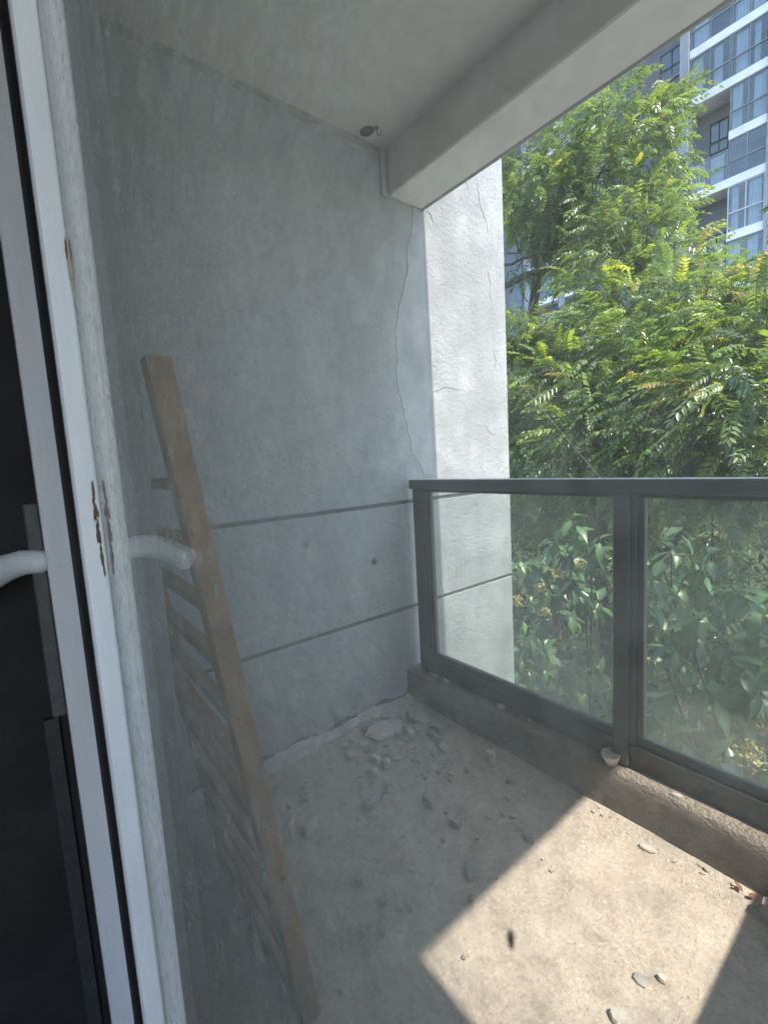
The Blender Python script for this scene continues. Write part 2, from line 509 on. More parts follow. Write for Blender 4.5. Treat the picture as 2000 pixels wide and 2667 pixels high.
# chipped base and mortar fillet
b = MB()
ys = np.linspace(0.2, 1.44, 60)
top = [0.030 + 0.012 * math.sin(y * 31) + random.uniform(-.006, .006) for y in ys]
vv = [(0.004, y, 0.0) for y in ys] + [(0.003, y, t) for y, t in zip(ys, top)]
b.add(vv, [(i, i + 1, 61 + i, 60 + i) for i in range(59)])
b.build('chipped_base', M['stain'], wall)
b = MB()
vv = []
for i, y in enumerate(ys):
    wd = 0.055 + 0.022 * math.sin(y * 9 + 1) + random.uniform(-.012, .012)
    hh = 0.020 + 0.007 * math.sin(y * 17) + random.uniform(-.004, .004)
    vv += [(0.003, y, hh), (wd * .45, y, hh * .62 + random.uniform(-.003, .003)), (wd, y, -0.004)]
ff = []
for i in range(59):
    for k in range(2):
        ff.append((3 * i + k, 3 * i + k + 1, 3 * i + 4 + k, 3 * i + 3 + k))
b.add(vv, ff).build('mortar_fillet', M['mortar'], wall, True)

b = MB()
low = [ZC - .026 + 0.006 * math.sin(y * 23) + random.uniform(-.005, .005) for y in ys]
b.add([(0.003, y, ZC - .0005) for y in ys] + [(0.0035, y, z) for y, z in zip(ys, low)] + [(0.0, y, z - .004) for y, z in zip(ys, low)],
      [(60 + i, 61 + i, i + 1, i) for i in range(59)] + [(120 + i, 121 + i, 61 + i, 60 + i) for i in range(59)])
b.build('chipped_shadow_joint', M['shadow_stain_top'], wall)  # irregular dark strip painting the shadow line where wall meets ceiling
b = MB()
b.add([(0.0012, y, z - .003) for y, z in zip(ys, low)] + [(0.0012, y, z - .010 + random.uniform(-.003, .003)) for y, z in zip(ys, low)], [(60 + i, 61 + i, i + 1, i) for i in range(59)])
b.build('pale_top_edge', M['mortar'], wall)
# ceiling and beam
ce = MB().box(-0.0, X_END, -0.2, YBI + .02, ZC, 2.62).build('ceiling', M['ceiling'])
tag(ce, 'plain painted balcony ceiling', 'ceiling', kind='structure')
beam = empty('beam', (0, 0, 0))
tag(beam, 'pale concrete beam along the outer edge of the ceiling', 'beam')
MB().box(0.0, X_END, YBI, YBO, ZB, 2.9, 0.006).build('beam_body', M['soffit'], beam)
MB().box(0.0, X_END, YBO + .005, 1.676, ZB - .006, 2.9, 0.004).build('drip_lip', M['soffit'], beam)
MB().box(0.0, X_END, YBO - .004, YBO + .012, ZB + .012, 2.88).build('drip_groove', M['stain'], beam)
# kerb
kb = MB()
xs = np.linspace(0.001, 2.03, 90)
prof = [(1.4365, -0.01), (1.4345, 0.05), (1.4355, 0.10), (1.4365, 0.130), (1.4410, 0.1392), (1.475, 0.1412), (1.50, 0.1406), (1.62, 0.138), (1.66, 0.12), (1.66, -0.2)]
vv = []
for x in xs:
    o1 = 0.0025 * math.sin(x * 13) + random.uniform(-.0014, .0014)
    for k, (y, z) in enumerate(prof):
        j = o1 if k < 5 else 0
        vv.append((x, y + j + random.uniform(-.0008, .0008), z + (random.uniform(-.0012, .0012) if 3 <= k <= 6 else 0)))
P = len(prof)
ff = [(i * P + k, (i + 1) * P + k, (i + 1) * P + k + 1, i * P + k + 1) for i in range(len(xs) - 1) for k in range(P - 1)]
ff = [q[::-1] for q in ff]
kb.add(vv, ff)
o = kb.build('kerb', M['kerb'], None, True)
tag(o, 'rough brown cement kerb under the glass railing', 'kerb', kind='structure')

# façade wall beside the door, hidden end of the balcony
o = MB().box(-0.0, 0.825, -0.16, 0.243, -0.0, ZC, 0.004).build('facade_wall', M['wall'])
tag(o, 'grey wall strip behind the leaning ladder', 'wall')
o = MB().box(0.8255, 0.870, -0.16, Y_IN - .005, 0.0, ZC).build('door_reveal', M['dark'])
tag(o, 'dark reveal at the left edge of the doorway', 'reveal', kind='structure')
o = MB().box(3.16, 3.5, -0.16, Y_IN, 0.0, ZC).build('facade_wall', M['wall'])
tag(o, 'house wall to the right of the doorway', 'wall')
o = MB().box(2.03, 2.15, Y_IN + .002, 1.62, 0.0, 1.055, 0.004).build('sunblock_parapet', M['wall'])  # unseen wall, placed so its top casts the sun patch's right edge
tag(o, 'low parapet wall added out of view to edge the sun patch', 'wall')
o = MB().box(2.40, 2.508, Y_IN + .002, 0.652, 1.60, ZC - .002).build('sunblocker', M['wall'])  # unseen block, added to cut the near edge of the sun patch
tag(o, 'hanging downstand added out of view to shape the sun patch', 'sunblocker')
# room behind the glass
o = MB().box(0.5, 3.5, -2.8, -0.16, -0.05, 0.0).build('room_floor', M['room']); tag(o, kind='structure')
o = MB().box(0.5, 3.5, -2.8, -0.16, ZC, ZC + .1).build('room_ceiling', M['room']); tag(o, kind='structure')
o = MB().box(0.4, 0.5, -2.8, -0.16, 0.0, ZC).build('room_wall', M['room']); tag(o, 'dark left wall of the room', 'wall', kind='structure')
o = MB().box(3.5, 3.6, -2.8, -2.2, 0.0, ZC).box(3.5, 3.6, -0.22, -0.16, 0.0, ZC).box(3.5, 3.6, -2.199, -0.221, 0.0, 0.6).box(3.5, 3.6, -2.199, -0.221, 2.38, ZC).build('room_wall', M['room']); tag(o, 'right wall of the room with a large opening added to light the door profile', 'wall', kind='structure')  # unseen opening, added so skylight reaches the white door profile
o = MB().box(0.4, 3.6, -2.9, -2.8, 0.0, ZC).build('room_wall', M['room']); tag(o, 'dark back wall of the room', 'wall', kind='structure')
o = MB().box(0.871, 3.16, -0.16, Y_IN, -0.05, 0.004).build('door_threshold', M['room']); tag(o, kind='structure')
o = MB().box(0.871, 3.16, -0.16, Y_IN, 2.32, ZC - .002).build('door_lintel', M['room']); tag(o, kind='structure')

# ------------------------------------------------------------------ glazed door we look through
door = empty('glazed_door', (1.13, 0.12, 0.0))
tag(door, 'dusty glazed balcony door with a white profile down its left edge', 'door')
def dp(b, name, mat, smooth=False):
    for i, p in enumerate(b.v):
        b.v[i] = (p[0] - 1.13, p[1] - 0.12, p[2])
    return b.build(name, mat, door, smooth)
dp(MB().box(0.871, 0.948, 0.0939, 0.1248, 0.006, 2.318, 0.002), 'inner_stile', M['frame'])
dp(MB().box(0.871, 0.935, 0.1252, 0.1365, 0.006, 2.318), 'gasket', M['gasket'])
dp(MB().box(1.112, 1.128, 0.1176, 0.1366, 0.006, 2.318, 0.002), 'outer_stile', M['frame'])
dp(MB().box(0.960, 1.1118, 0.1179, 0.1366, 0.006, 2.318), 'gasket', M['gasket'])
dp(MB().box(0.871, 1.126, 0.1426, 0.150, 0.006, 2.318, 0.002), 'weather_stile', M['frame'])
dp(MB().box(1.130, 3.1, 0.100, 0.163, 0.006, 0.09, 0.002), 'bottom_rail', M['frame'])
dp(MB().box(1.130, 3.1, 0.100, 0.163, 2.24, 2.318, 0.002), 'top_rail', M['frame'])
dp(MB().box(3.1, 3.158, 0.100, 0.163, 0.006, 2.318, 0.002), 'right_stile', M['frame'])
pane = dp(MB().box(1.122, 3.104, YG, YG + .005, 0.085, 2.245), 'pane', M['door_glass'])
# dried specks of dirt on the pane
def speck(x, z, sx, sz):
    k = 9
    b = MB()
    ring = [(x + sx * math.cos(6.283 * i / k) * random.uniform(.7, 1.2), YG - .0006, z + sz * math.sin(6.283 * i / k) * random.uniform(.7, 1.2)) for i in range(k)]
    ring2 = [(p[0], YG - .0001, p[2]) for p in ring]
    b.add(ring + ring2, [tuple(range(k))] + [(i, (i + 1) % k, k + (i + 1) % k, k + i) for i in range(k)])
    for i, p in enumerate(b.v):
        b.v[i] = (p[0] - 1.13, p[1] - 0.12, p[2])
    return b.build('dirt_speck', M['grime'], pane)
for sp in ((1.587, 1.072, .0007, .0017), (1.503, 1.044, .0007, .0009), (1.556, 1.130, .0006, .0005), (1.528, 1.130, .0004, .0004), (1.494, 1.012, .0005, .0004), (1.528, 1.003, .0005, .0005)):
    speck(*sp)
# dirt and chips on the white profile
def blot(y, z, sy, sz, mat, name, k=14):
    b = MB()
    x = 1.1284
    ring = []
    for i in range(k):
        a = 6.283 * i / k
        r = random.uniform(.55, 1.25)
        ring.append((x - .0002, y + sy * math.cos(a) * r, z + sz * math.sin(a) * r))
    b.add(ring + [(x + .0012, y, z)], [(i, (i + 1) % k, k) for i in range(k)])
    return dp(b, name, mat)
zz_ = 1.140
while zz_ > 1.055:
    blot(.1325 + random.uniform(-.0010, .0010) + (.0012 if zz_ < 1.075 else 0), zz_, random.uniform(.0007, .0015), random.uniform(.0035, .0080), M['grime'], 'grime_smear', 11)
    zz_ -= random.uniform(.003, .008)
blot(.1365, 1.335, .0016, .022, M['chip'], 'paint_chip'); blot(.1355, 1.350, .0014, .010, M['grime'], 'paint_chip')
# latch plate with its plump lever, inside the doorway
ha = empty('door_handle', (0.8705, 0.088, 0.83))
tag(ha, 'white plastic lever on a narrow grey plate at the dark doorway edge', 'handle')
def hp(b, name, mat, smooth=False):
    for i, p in enumerate(b.v):
        b.v[i] = (p[0] - 0.8705, p[1] - 0.088, p[2] - 0.83)
    return b.build(name, mat, ha, smooth)
hp(MB().box(0.8706, 0.888, 0.0775, 0.0936, 0.83, 1.12, 0.002), 'plate', M['plate'])
hp(MB().tube([(.886, .0930, 1.0420), (.888, .0830, 1.0450), (.892, .0700, 1.0465), (.901, .0530, 1.0440), (.915, .0370, 1.0370), (.932, .0240, 1.0280), (.940, .0190, 1.0235)], [.0150, .0155, .0160, .0165, .0165, .0162, .0160], 22), 'lever', M['pvc'], True)
hp(MB().lathe([(.0150, 0), (.0150, .0012), (.0120, .0016), (.0, .0016)], 22), 'end_cap', M['pvc'], True)
_c = [o for o in ha.children if o.name.startswith('end_cap')][0]
for v_ in _c.data.vertices:                       # turn the cap onto the lever's end
    p_ = Vector(v_.co) + Vector((0.8705, 0.088, 0.83))
    v_.co = Vector((0.9402, 0.0188, 1.0233)) + Vector((.78, -.50, -.38)).normalized().to_track_quat('Z', 'Y') @ p_ - Vector((0.8705, 0.088, 0.83))
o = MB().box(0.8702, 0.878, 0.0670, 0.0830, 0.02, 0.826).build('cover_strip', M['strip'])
tag(o, 'dim grey cover strip on the dark doorway edge below the lever', 'strip')

# ------------------------------------------------------------------ railing
rl = empty('glass_railing', (0.0, 1.47, 0.14))
tag(rl, 'dark grey metal balcony railing with dusty glass panels', 'railing')
def rp(b, name, mat, parent=None):
    for i, p in enumerate(b.v):
        b.v[i] = (p[0], p[1] - 1.47, p[2] - 0.14)
    return b.build(name, mat, parent or rl)
YR = 1.4712
rp(MB().box(0.045, 2.028, YR - .004, YR + .058, 1.013, 1.055, 0.004), 'handrail', M['rail_top'])
rp(MB().box(0.046, 2.027, YR - .002, YR + .056, 1.0552, 1.0568, 0.0005), 'pale_sheen_strip', M['alu_light'])  # pale colour stands in for the sky's reflection along the handrail top
rp(MB().box(0.062, 0.122, YR + .002, YR + .052, 0.150, 1.0125, 0.002), 'post', M['rail'])
rp(MB().box(0.9745, 1.020, YR - .001, YR + .055, 0.150, 1.0125, 0.002), 'post', M['rail'])
rp(MB().box(1.962, 2.008, YR - .001, YR + .055, 0.150, 1.0125, 0.002), 'post', M['rail'])
for x0, x1 in ((0.1225, 0.974), (1.0205, 1.9615)):
    # frame of each panel: outer bar, raised inner bead, glass
    rp(MB().box(x0, x1, YR + .006, YR + .046, 0.190, 0.2225, 0.002), 'bottom_bar', M['rail'])
    rp(MB().box(x0 + .001, x1 - .001, YR + .016, YR + .042, 0.2230, 0.2464, 0.0015), 'bottom_bead', M['rail'])
    rp(MB().box(x0 + .001, x1 - .001, YR + .016, YR + .042, 1.0000, 1.0128, 0.0015), 'top_bead', M['rail'])
    rp(MB().box(x0, x0 + .017, YR + .010, YR + .044, 0.2230, 1.0122, 0.0015), 'side_bead', M['rail'])
    rp(MB().box(x0 + .018, x0 + .036, YR + .018, YR + .040, 0.2468, 0.9996, 0.0015), 'side_bead', M['rail'])
    rp(MB().box(x1 - .009, x1, YR + .018, YR + .040, 0.2468, 0.9996, 0.0015), 'side_bead', M['rail'])
    rp(MB().box(x0, x1, YR + .018, YR + .052, 0.143, 0.1895, 0.003), 'sill', M['rail_sill'])
    rp(MB().box(x0 + .030, x1 - .004, YR + .026, YR + .032, 0.240, 1.006), 'glass_panel', M['rail_glass'])
for x in (0.072, 0.984, 1.972):
    rp(MB().box(x, x + .03, YR + .012, YR + .044, 0.139, 0.1498), 'foot_plate', M['rail'])

# white drain cap on the kerb
dc = empty('drain_cap', (0.972, 1.466, 0.139))
tag(dc, 'small round white plastic drain cap with a grated top on the kerb', 'drain cap')
MB().lathe([(.019, 0), (.0205, .014), (.0225, .016), (.0275, .030), (.0285, .033), (.0280, .036), (.0240, .0365), (.0225, .032), (.0, .0318)], 28).build('cap_body', M['pvc_old'], dc, True)
for k in range(5):
    yy = -.016 + k * .008
    hl = math.sqrt(max(1e-6, .0225 ** 2 - yy ** 2))
    MB().box(-hl, hl, yy - .0012, yy + .0012, .0325, .0362).build('grate_bar', M['pvc_old'], dc)
for k in range(3):
    yy = -.010 + k * .010
    hl = math.sqrt(max(1e-6, .0225 ** 2 - yy ** 2))
    MB().box(yy - .0012, yy + .0012, -hl, hl, .0322, .0358).build('grate_bar', M['pvc_old'], dc)
dc.rotation_euler = (0.10, -0.06, 0.4)
MB().lathe([(.0215, .0319), (.0, .0321)], 20).build('cap_well', M['hole'], dc)

# ------------------------------------------------------------------ ladder
la = empty('ladder', (0.85, 0.43, 0.0))
tag(la, 'rusty brown ladder leaning against the grey wall strip', 'ladder')
TOPZ, TOPY, FOOTY, RW = 1.33, 0.267, 0.428, 0.037
def lad_y(z):
    return FOOTY + (TOPY - FOOTY) * z / TOPZ
def lp(b, name):
    for i, p in enumerate(b.v):
        b.v[i] = (p[0] - .85, p[1] - .43, p[2])
    return b.build(name, M['rust'], la)
def rail_box(x0, x1):
    b = MB()
    zs = np.linspace(0.001, TOPZ, 12)
    v = []
    for z in zs:
        y = lad_y(z)
        jx = random.uniform(-.0008, .0008)
        v += [(x0 + jx, y - RW / 2, z), (x1 + jx, y - RW / 2, z), (x1 + jx, y + RW / 2, z), (x0 + jx, y + RW / 2, z)]
    f = []
    for i in range(len(zs) - 1):
        for k in range(4):
            f.append((4 * i + k, 4 * i + (k + 1) % 4, 4 * i + 4 + (k + 1) % 4, 4 * i + 4 + k))
    f += [(3, 2, 1, 0), tuple(4 * (len(zs) - 1) + k for k in range(4))]
    return b.add(v, f)
lp(rail_box(0.808, 0.850), 'rail'); lp(rail_box(0.330, 0.352), 'rail')
for k in range(11):
    z = 1.13 - .111 * k
    y = lad_y(z)
    lp(MB().box(0.3525, 0.8075, y - .014, y + .014, z - .010, z + .010, 0.002), 'rung')

# ------------------------------------------------------------------ ceiling hook and stain
hk = empty('ceiling_hook', (0.089, 1.354, ZC))
tag(hk, 'small bent metal hook in the ceiling corner', 'hook')
MB().tube([(0, 0, .01), (0, 0, -.02), (.004, .003, -.03), (.012, .006, -.034), (.018, .006, -.028), (.018, .006, -.018)], .0025, 8).build('hook_wire', M['steel'], hk, True)
MB().lathe([(.010, -.004), (.010, .0)], 12).build('hook_rose', M['steel'], hk)
b = MB(); k = 16
b.add([(0.050 + .030 * math.cos(6.283 * i / k) * random.uniform(.85, 1.15), 1.335 + .024 * math.sin(6.283 * i / k) * random.uniform(.85, 1.15), ZC - .0022) for i in range(k)] +
      [(0.050 + .034 * math.cos(6.283 * i / k), 1.335 + .028 * math.sin(6.283 * i / k), ZC - .0002) for i in range(k)],
      [tuple(range(k))[::-1]] + [(i, (i + 1) % k, k + (i + 1) % k, k + i) for i in range(k)])
o = b.build('mould_patch', M['hole'])
tag(o, 'round dark patch on the ceiling beside the hook', 'patch')
o = MB().box(0.0005, 0.012, 1.432, 1.466, ZB - .01, ZC - .001, 0.002).build('corner_batten', M['pier'])
tag(o, 'narrow dark batten in the corner under the beam', 'batten')

# ------------------------------------------------------------------ rubble
def chunk_mesh(name, L, W, H, seed, k=9):
    r = random.Random(seed)
    b = MB()
    a0 = r.uniform(0, 6.28)
    rad = [r.uniform(.72, 1.12) for _ in range(k)]
    def ring(sc, z, jit):
        out = []
        for i in range(k):
            a = a0 + 6.283 * (i + r.uniform(-.18, .18)) / k
            out.append((L / 2 * rad[i] * sc * math.cos(a) + r.uniform(-jit, jit), W / 2 * rad[i] * sc * math.sin(a) + r.uniform(-jit, jit), z + r.uniform(-.12, .12) * H))
        return out
    v = ring(.92, 0.02 * H, 0) + ring(1.0, .45 * H, L * .02) + ring(.90, .97 * H, L * .015)
    c = (r.uniform(-.1, .1) * L, r.uniform(-.1, .1) * W, H * r.uniform(.95, 1.12))
    v.append(c)
    f = [tuple(range(k))[::-1]]
    for lv in range(2):
        for i in range(k):
            f.append((lv * k + i, lv * k + (i + 1) % k, (lv + 1) * k + (i + 1) % k, (lv + 1) * k + i))
    for i in range(k):
        f.append((2 * k + i, 2 * k + (i + 1) % k, 3 * k))
    b.add(v, f)
    return b.mesh(name)
RUB = [  # x, y, length, width ratio, angle, thickness, material, label
 (0.160, 1.173, .190, .62, 79, .014, 'plaster', 'largest pale plaster slab lying by the side wall'),
 (0.206, 1.335, .190, .42, 8, .016, 'plaster_grey', 'long grey plaster slab behind the largest pale slab'),
 (0.265, 1.275, .078, .75, 40, .015, 'plaster_grey', 'rounded grey flake just right of the largest pale slab'),
 (0.322, 1.330, .048, .85, 31, .020, 'plaster_grey', 'stubby grey chunk nearest the kerb in the rubble heap'),
 (0.342, 1.285, .085, .38, 8, .014, 'plaster_grey', 'narrow grey sliver in front of the stubby chunk'),
 (0.250, 1.231, .056, .55, -4, .015, 'plaster', 'small pale piece touching the largest slab on its right'),
 (0.296, 1.103, .094, .50, 106, .011, 'plaster_grey', 'oblong grey flake in front of the largest pale slab'),
 (0.293, 1.019, .056, .60, -10, .016, 'plaster', 'upright pale lump left of the oblong grey flake'),
 (0.340, 0.971, .052, .62, -7, .014, 'plaster', 'pale lump at the left end of the rubble'),
 (0.338, 1.033, .040, .82, -6, .018, 'plaster', 'small block with a bright top in front of the upright lump'),
 (0.454, 0.884, .095, .42, 92, .014, 'plaster_grey', 'brick shaped grey slab lying alone mid floor'),
 (0.405, 0.670, .078, .46, 123, .010, 'plaster', 'pointed leaf shaped plaster flake nearest the ladder'),
 (0.838, 0.935, .074, .48, 122, .018, 'plaster_grey', 'tall grey shard beside the edge of the sun patch'),
 (0.576, 1.019, .060, .40, -13, .016, 'plaster_grey', 'dark splintered piece in the middle of the floor'),
 (0.656, 0.681, .040, .55, -19, .014, 'plaster_grey', 'small dark shard alone in the shaded foreground'),
 (0.583, 1.345, .042, .92, 47, .024, 'plaster', 'round pale lump near the foot of the kerb'),
 (0.880, 1.144, .036, .65, 31, .014, 'plaster_grey', 'grey crumb just left of the sun patch near the kerb'),
 (0.700, 1.020, .046, .55, 20, .013, 'plaster_grey', 'grey lump halfway between the splintered piece and the sun patch'),
 (1.123, 1.363, .050, .50, 11, .010, 'plaster', 'flat sunlit flake beside the kerb'),
 (1.252, 1.008, .036, .80, 36, .005, 'plaster_grey', 'thin grey scale lying flat in the sun patch'),
 (1.282, 1.042, .020, .85, -7, .011, 'plaster', 'bright pebble beside the thin grey scale'),
 (1.253, 0.904, .038, .75, 60, .012, 'plaster', 'pale lump at the bottom edge of the sun patch'),
 (0.345, 0.632, .036, .42, 119, .010, 'plaster', 'slim flake between the ladder and the pointed flake'),
 (0.148, 1.273, .068, .52, -18, .018, 'plaster_grey', 'grey piece tucked behind the largest slab'),
]
for i, (x, y, L, wr, an, H, mt, lab) in enumerate(RUB):
    o = link('plaster_fragment', chunk_mesh('plaster_fragment', L, L * wr, H * (1.8 if x < .75 else 1.0), 100 + i), M[mt])
    o.location = (x, y, 0.0005); o.rotation_euler = (random.uniform(-.05, .05), random.uniform(-.05, .05), math.radians(an))
    tag(o, lab, 'rubble', 'plaster rubble on the balcony floor')
for i, (x, y, L, wr, an, H, lab) in enumerate([
    (0.150, 1.478, .050, .40, 8, .010, 'flat plaster piece on the kerb nearest the side wall'),
    (0.225, 1.478, .040, .50, -10, .010, 'second plaster piece along the kerb from the side wall'),
    (0.530, 1.475, .044, .60, 4, .014, 'plaster lump on the kerb below the middle of the left glass'),
    (0.660, 1.476, .013, .9, 4, .010, 'tiny pebble on the kerb left of the drain cap'),
    (1.163, 1.458, .030, .45, 15, .006, 'thin sunlit flake on the kerb right of the drain cap')]):
    o = link('plaster_fragment', chunk_mesh('plaster_fragment', L, L * wr, H, 300 + i), M['plaster'])
    o.location = (x, y, 0.1405); o.rotation_euler = (0, 0, math.radians(an))
    tag(o, lab, 'rubble', 'plaster pieces on the kerb')
# crumbs: many alike
cr = [chunk_mesh('plaster_crumb', 1, random.uniform(.5, .9), random.uniform(.3, .6), 500 + i, 6) for i in range(6)]
for i, me in enumerate(cr):
    me.materials.append(M['plaster' if i % 2 else 'plaster_grey'])
NC = 0
while NC < 130:
    u = random.random()
    if u < .62:
        x, y = abs(random.gauss(.30, .17)), random.gauss(1.12, .17)
    elif u < .9:
        x, y = random.uniform(.2, 1.0), random.uniform(.6, 1.35)
    else:
        x, y = random.uniform(.9, 1.34), 1.425 - abs(random.gauss(0, .03))
    if not (.03 < x < 1.35 and .45 < y < 1.42) or any((x - r[0]) ** 2 + (y - r[1]) ** 2 < (r[2] * .5) ** 2 for r in RUB):
        continue
    o = bpy.data.objects.new('plaster_crumb', random.choice(cr)); COL.objects.link(o)
    s = random.choice((.007, .008, .010, .012, .014, .018) if x > .9 else (.008, .010, .012, .014, .018, .022, .028))
    o.location = (x, y, 0.0005); o.scale = (s, s, s * random.uniform(.7, 1.1)); o.rotation_euler = (0, 0, random.uniform(0, 6.28))
    z_ = ('small plaster crumb beside the big slabs in the far corner', 'crumbs around the big slabs') if x < .5 and y > .95 else (('small stone crumb at the sunlit foot of the kerb', 'crumbs along the sunlit kerb') if x > .9 and y > 1.2 else ('small plaster crumb on the open shaded floor', 'crumbs on the open floor'))
    tag(o, z_[0], 'crumb', z_[1])
    NC += 1
# grit too small to count
V = []; Q = []
for i in range(9000):
    u = random.random()
    if u < .4: x, y = abs(random.gauss(.28, .22)), random.gauss(1.1, .25)
    elif u < .62: x, y = random.uniform(.85, 1.5), 1.43 - abs(random.gauss(0, .06))
    elif u < .72: x, y = random.uniform(.1, .9), 1.43 - abs(random.gauss(0, .05))
    else: x, y = random.uniform(.02, 1.6), random.uniform(.3, 1.43)
    if not (0.01 < x < 1.9 and .2 < y < 1.432): continue
    s = random.uniform(.0010, .0032); a = random.uniform(0, 6.28); n0 = len(V)
    for k in range(3):
        V.append((x + s * math.cos(a + 2.1 * k) * random.uniform(.6, 1.3), y + s * math.sin(a + 2.1 * k) * random.uniform(.6, 1.3), 0.0))
    V.append((x, y, s * random.uniform(.8, 1.6)))
    Q += [(n0, n0 + 1, n0 + 3), (n0 + 1, n0 + 2, n0 + 3), (n0 + 2, n0, n0 + 3)]
o = link('grit', np_mesh('grit', V, Q), M['grit']); tag(o, 'fine cement grit strewn over the balcony floor', 'grit', kind='stuff')
fl = [chunk_mesh('plaster_flake', 1, random.uniform(.55, .85), random.uniform(.10, .22), 700 + i, 7) for i in range(6)]
for i, me in enumerate(fl):
    me.materials.append(M['plaster' if i % 3 else 'plaster_grey'])
for i in range(34):
    o = bpy.data.objects.new('plaster_flake', fl[i % 6]); COL.objects.link(o)
    while True:
        x, y = .06 + abs(random.gauss(.12, .12)), random.gauss(1.20, .13)
        if .05 < x < .48 and .9 < y < 1.41: break
    s = random.uniform(.026, .060)
    o.location = (x, y, random.uniform(0.001, .010)); o.scale = (s, s, s); o.rotation_euler = (random.uniform(-.25, .25), random.uniform(-.25, .25), random.uniform(0, 6.28))
    tag(o, 'flat broken plaster flake in the heap by the far kerb corner', 'flake', 'plaster flakes heaped in the far corner')
# straws by the wall, withered leaf and broken block by the right corner
for i, (x, y, a, L, lab) in enumerate([(.165, .985, 75, .055, 'longer pale straw lying by the side wall'), (.185, .965, 118, .040, 'shorter pale straw crossing the longer one by the side wall')]):
    d = Vector((math.cos(math.radians(a)), math.sin(math.radians(a)), 0)) * L
    o = MB().tube([Vector((x, y, .004)) - d, Vector((x, y, .007)), Vector((x, y, .005)) + d], .0013, 6).build('straw', M['straw'])
    tag(o, lab, 'straw')
o = link('cement_block', chunk_mesh('cement_block', .14, .085, .052, 77, 8), M['plaster_grey'])
o.location = (1.437, 1.372, 0); o.rotation_euler = (0, 0, .1); tag(o, 'grey cement block on the floor in the shaded right corner', 'block')
def leafm(L, W, droop, fold, seed, nseg=5):
    r = random.Random(seed)
    v = []; wprof = [0.05, .62, 1.0, .80, .40, 0.02]
    for i in range(nseg + 1):
        t = i / nseg
        x = L * (t - .12 * droop * t * t)
        z = -droop * L * t * t * .55
        wd = W / 2 * wprof[i]
        tw = r.uniform(-.10, .10)
        v += [(x, -wd, z + fold * wd + tw * wd), (x, 0, z), (x, wd, z + fold * wd - tw * wd)]
    q = []
    for i in range(nseg):
        q += [(3 * i, 3 * i + 3, 3 * i + 4, 3 * i + 1), (3 * i + 1, 3 * i + 4, 3 * i + 5, 3 * i + 2)]
    return np.array(v, np.float32), np.array(q, np.int32)
for i, (x, y, z, a, L, lab) in enumerate([(1.335, 1.398, .008, 2.6, .024, 'curled brown dead leaf by the kerb in the right corner'), (1.347, 1.392, .010, .9, .020, 'second dead leaf lying on the curled one'), (1.328, 1.410, .004, 4.0, .018, 'palest dead leaf against the kerb corner')]):
    v, q = leafm(L, L * .6, -1.2, .8, 40 + i)
    o = link('dead_leaf', np_mesh('dead_leaf', v, q, None, True), M['dead_leaf'] if i < 2 else M['straw'])
    o.location = (x, y, z); o.rotation_euler = (.2, .3, a); tag(o, lab, 'leaf')

# ------------------------------------------------------------------ outdoors: ground and plants
o = MB().box(-90, 90, 1.72, 120, -4.6, -4.2).build('ground', M['ground']); tag(o, kind='structure')

o = MB().box(2.3, 60, 1.75, 60, -4.19, -4.15).build('bounce_pavement', simple('pale_bounce_paving', (0.50, 0.485, 0.455), 0.9, 0.15, 2)); tag(o, kind='structure')  # unseen pale yard, added to bounce sunlight up onto beam and ceiling

def frond_np(L, pairs, droop, seed, ll=.066, lw=.028):
    """one feathery leaf: paired pointed leaflets along a drooping midrib, plus the midrib"""
    r = random.Random(seed)
    V = []; Q = []
    def pos(t):
        return np.array([L * t * (1 - .18 * droop * t), 0, -droop * L * t * t * .7])
    def leaflet(p, d, up, ln, wd):
        d = d / np.linalg.norm(d); sd_ = np.cross(up, d); sd_ /= np.linalg.norm(sd_); n0 = len(V)
        cup = np.array([0, 0, -.16 * ln])
        V.extend([p, p + d * ln * .42 + sd_ * wd * .5 + up * wd * .16, p + d * ln + cup, p + d * ln * .42 - sd_ * wd * .5 + up * wd * .16])
        Q.extend([(n0, n0 + 3, n0 + 2), (n0, n0 + 2, n0 + 1)])
    for i in range(pairs):
        t = .16 + .80 * i / (pairs - 1)
        p = pos(t)
        sc = (.72 + .5 * math.sin(math.pi * min(1, t * .9))) * r.uniform(.85, 1.1)
        for s_ in (-1, 1):
            d = np.array([.55 + .25 * t, s_ * r.uniform(.75, .95), r.uniform(-.55, -.12) - .25 * droop])
            up = np.array([r.uniform(-.2, .2), r.uniform(-.25, .25), 1.0]); up /= np.linalg.norm(up)
            leaflet(p, d, up, ll * sc, lw * sc)
    leaflet(pos(.97), np.array([1, 0, -.3 - droop]), np.array([0, 0, 1.0]), ll, lw)
    for k in range(4):
        a, c = pos(k / 4), pos((k + 1) / 4); n0 = len(V); h = np.array([0, .0022, 0])
        V.extend([a - h, a + h, c + h * .6, c - h * .6]); Q.extend([(n0, n0 + 1, n0 + 2), (n0, n0 + 2, n0 + 3)])
    return np.array(V, np.float32), np.array(Q, np.int32)

GREENS = [(.130, .198, .066), (.155, .230, .070), (.108, .168, .080), (.205, .280, .060), (.132, .198, .088)]
YOUNG = [(.30, .36, .05), (.38, .38, .07), (.42, .32, .11), (.24, .34, .05)]
FV = []
for i in range(10):
    FV.append(frond_np(random.uniform(.26, .36), random.choice((6, 7, 8)), random.uniform(.25, 1.0), 900 + i))
YV = [frond_np(random.uniform(.18, .26), 7, random.uniform(.2, .6), 950 + i, .052, .020) for i in range(4)]

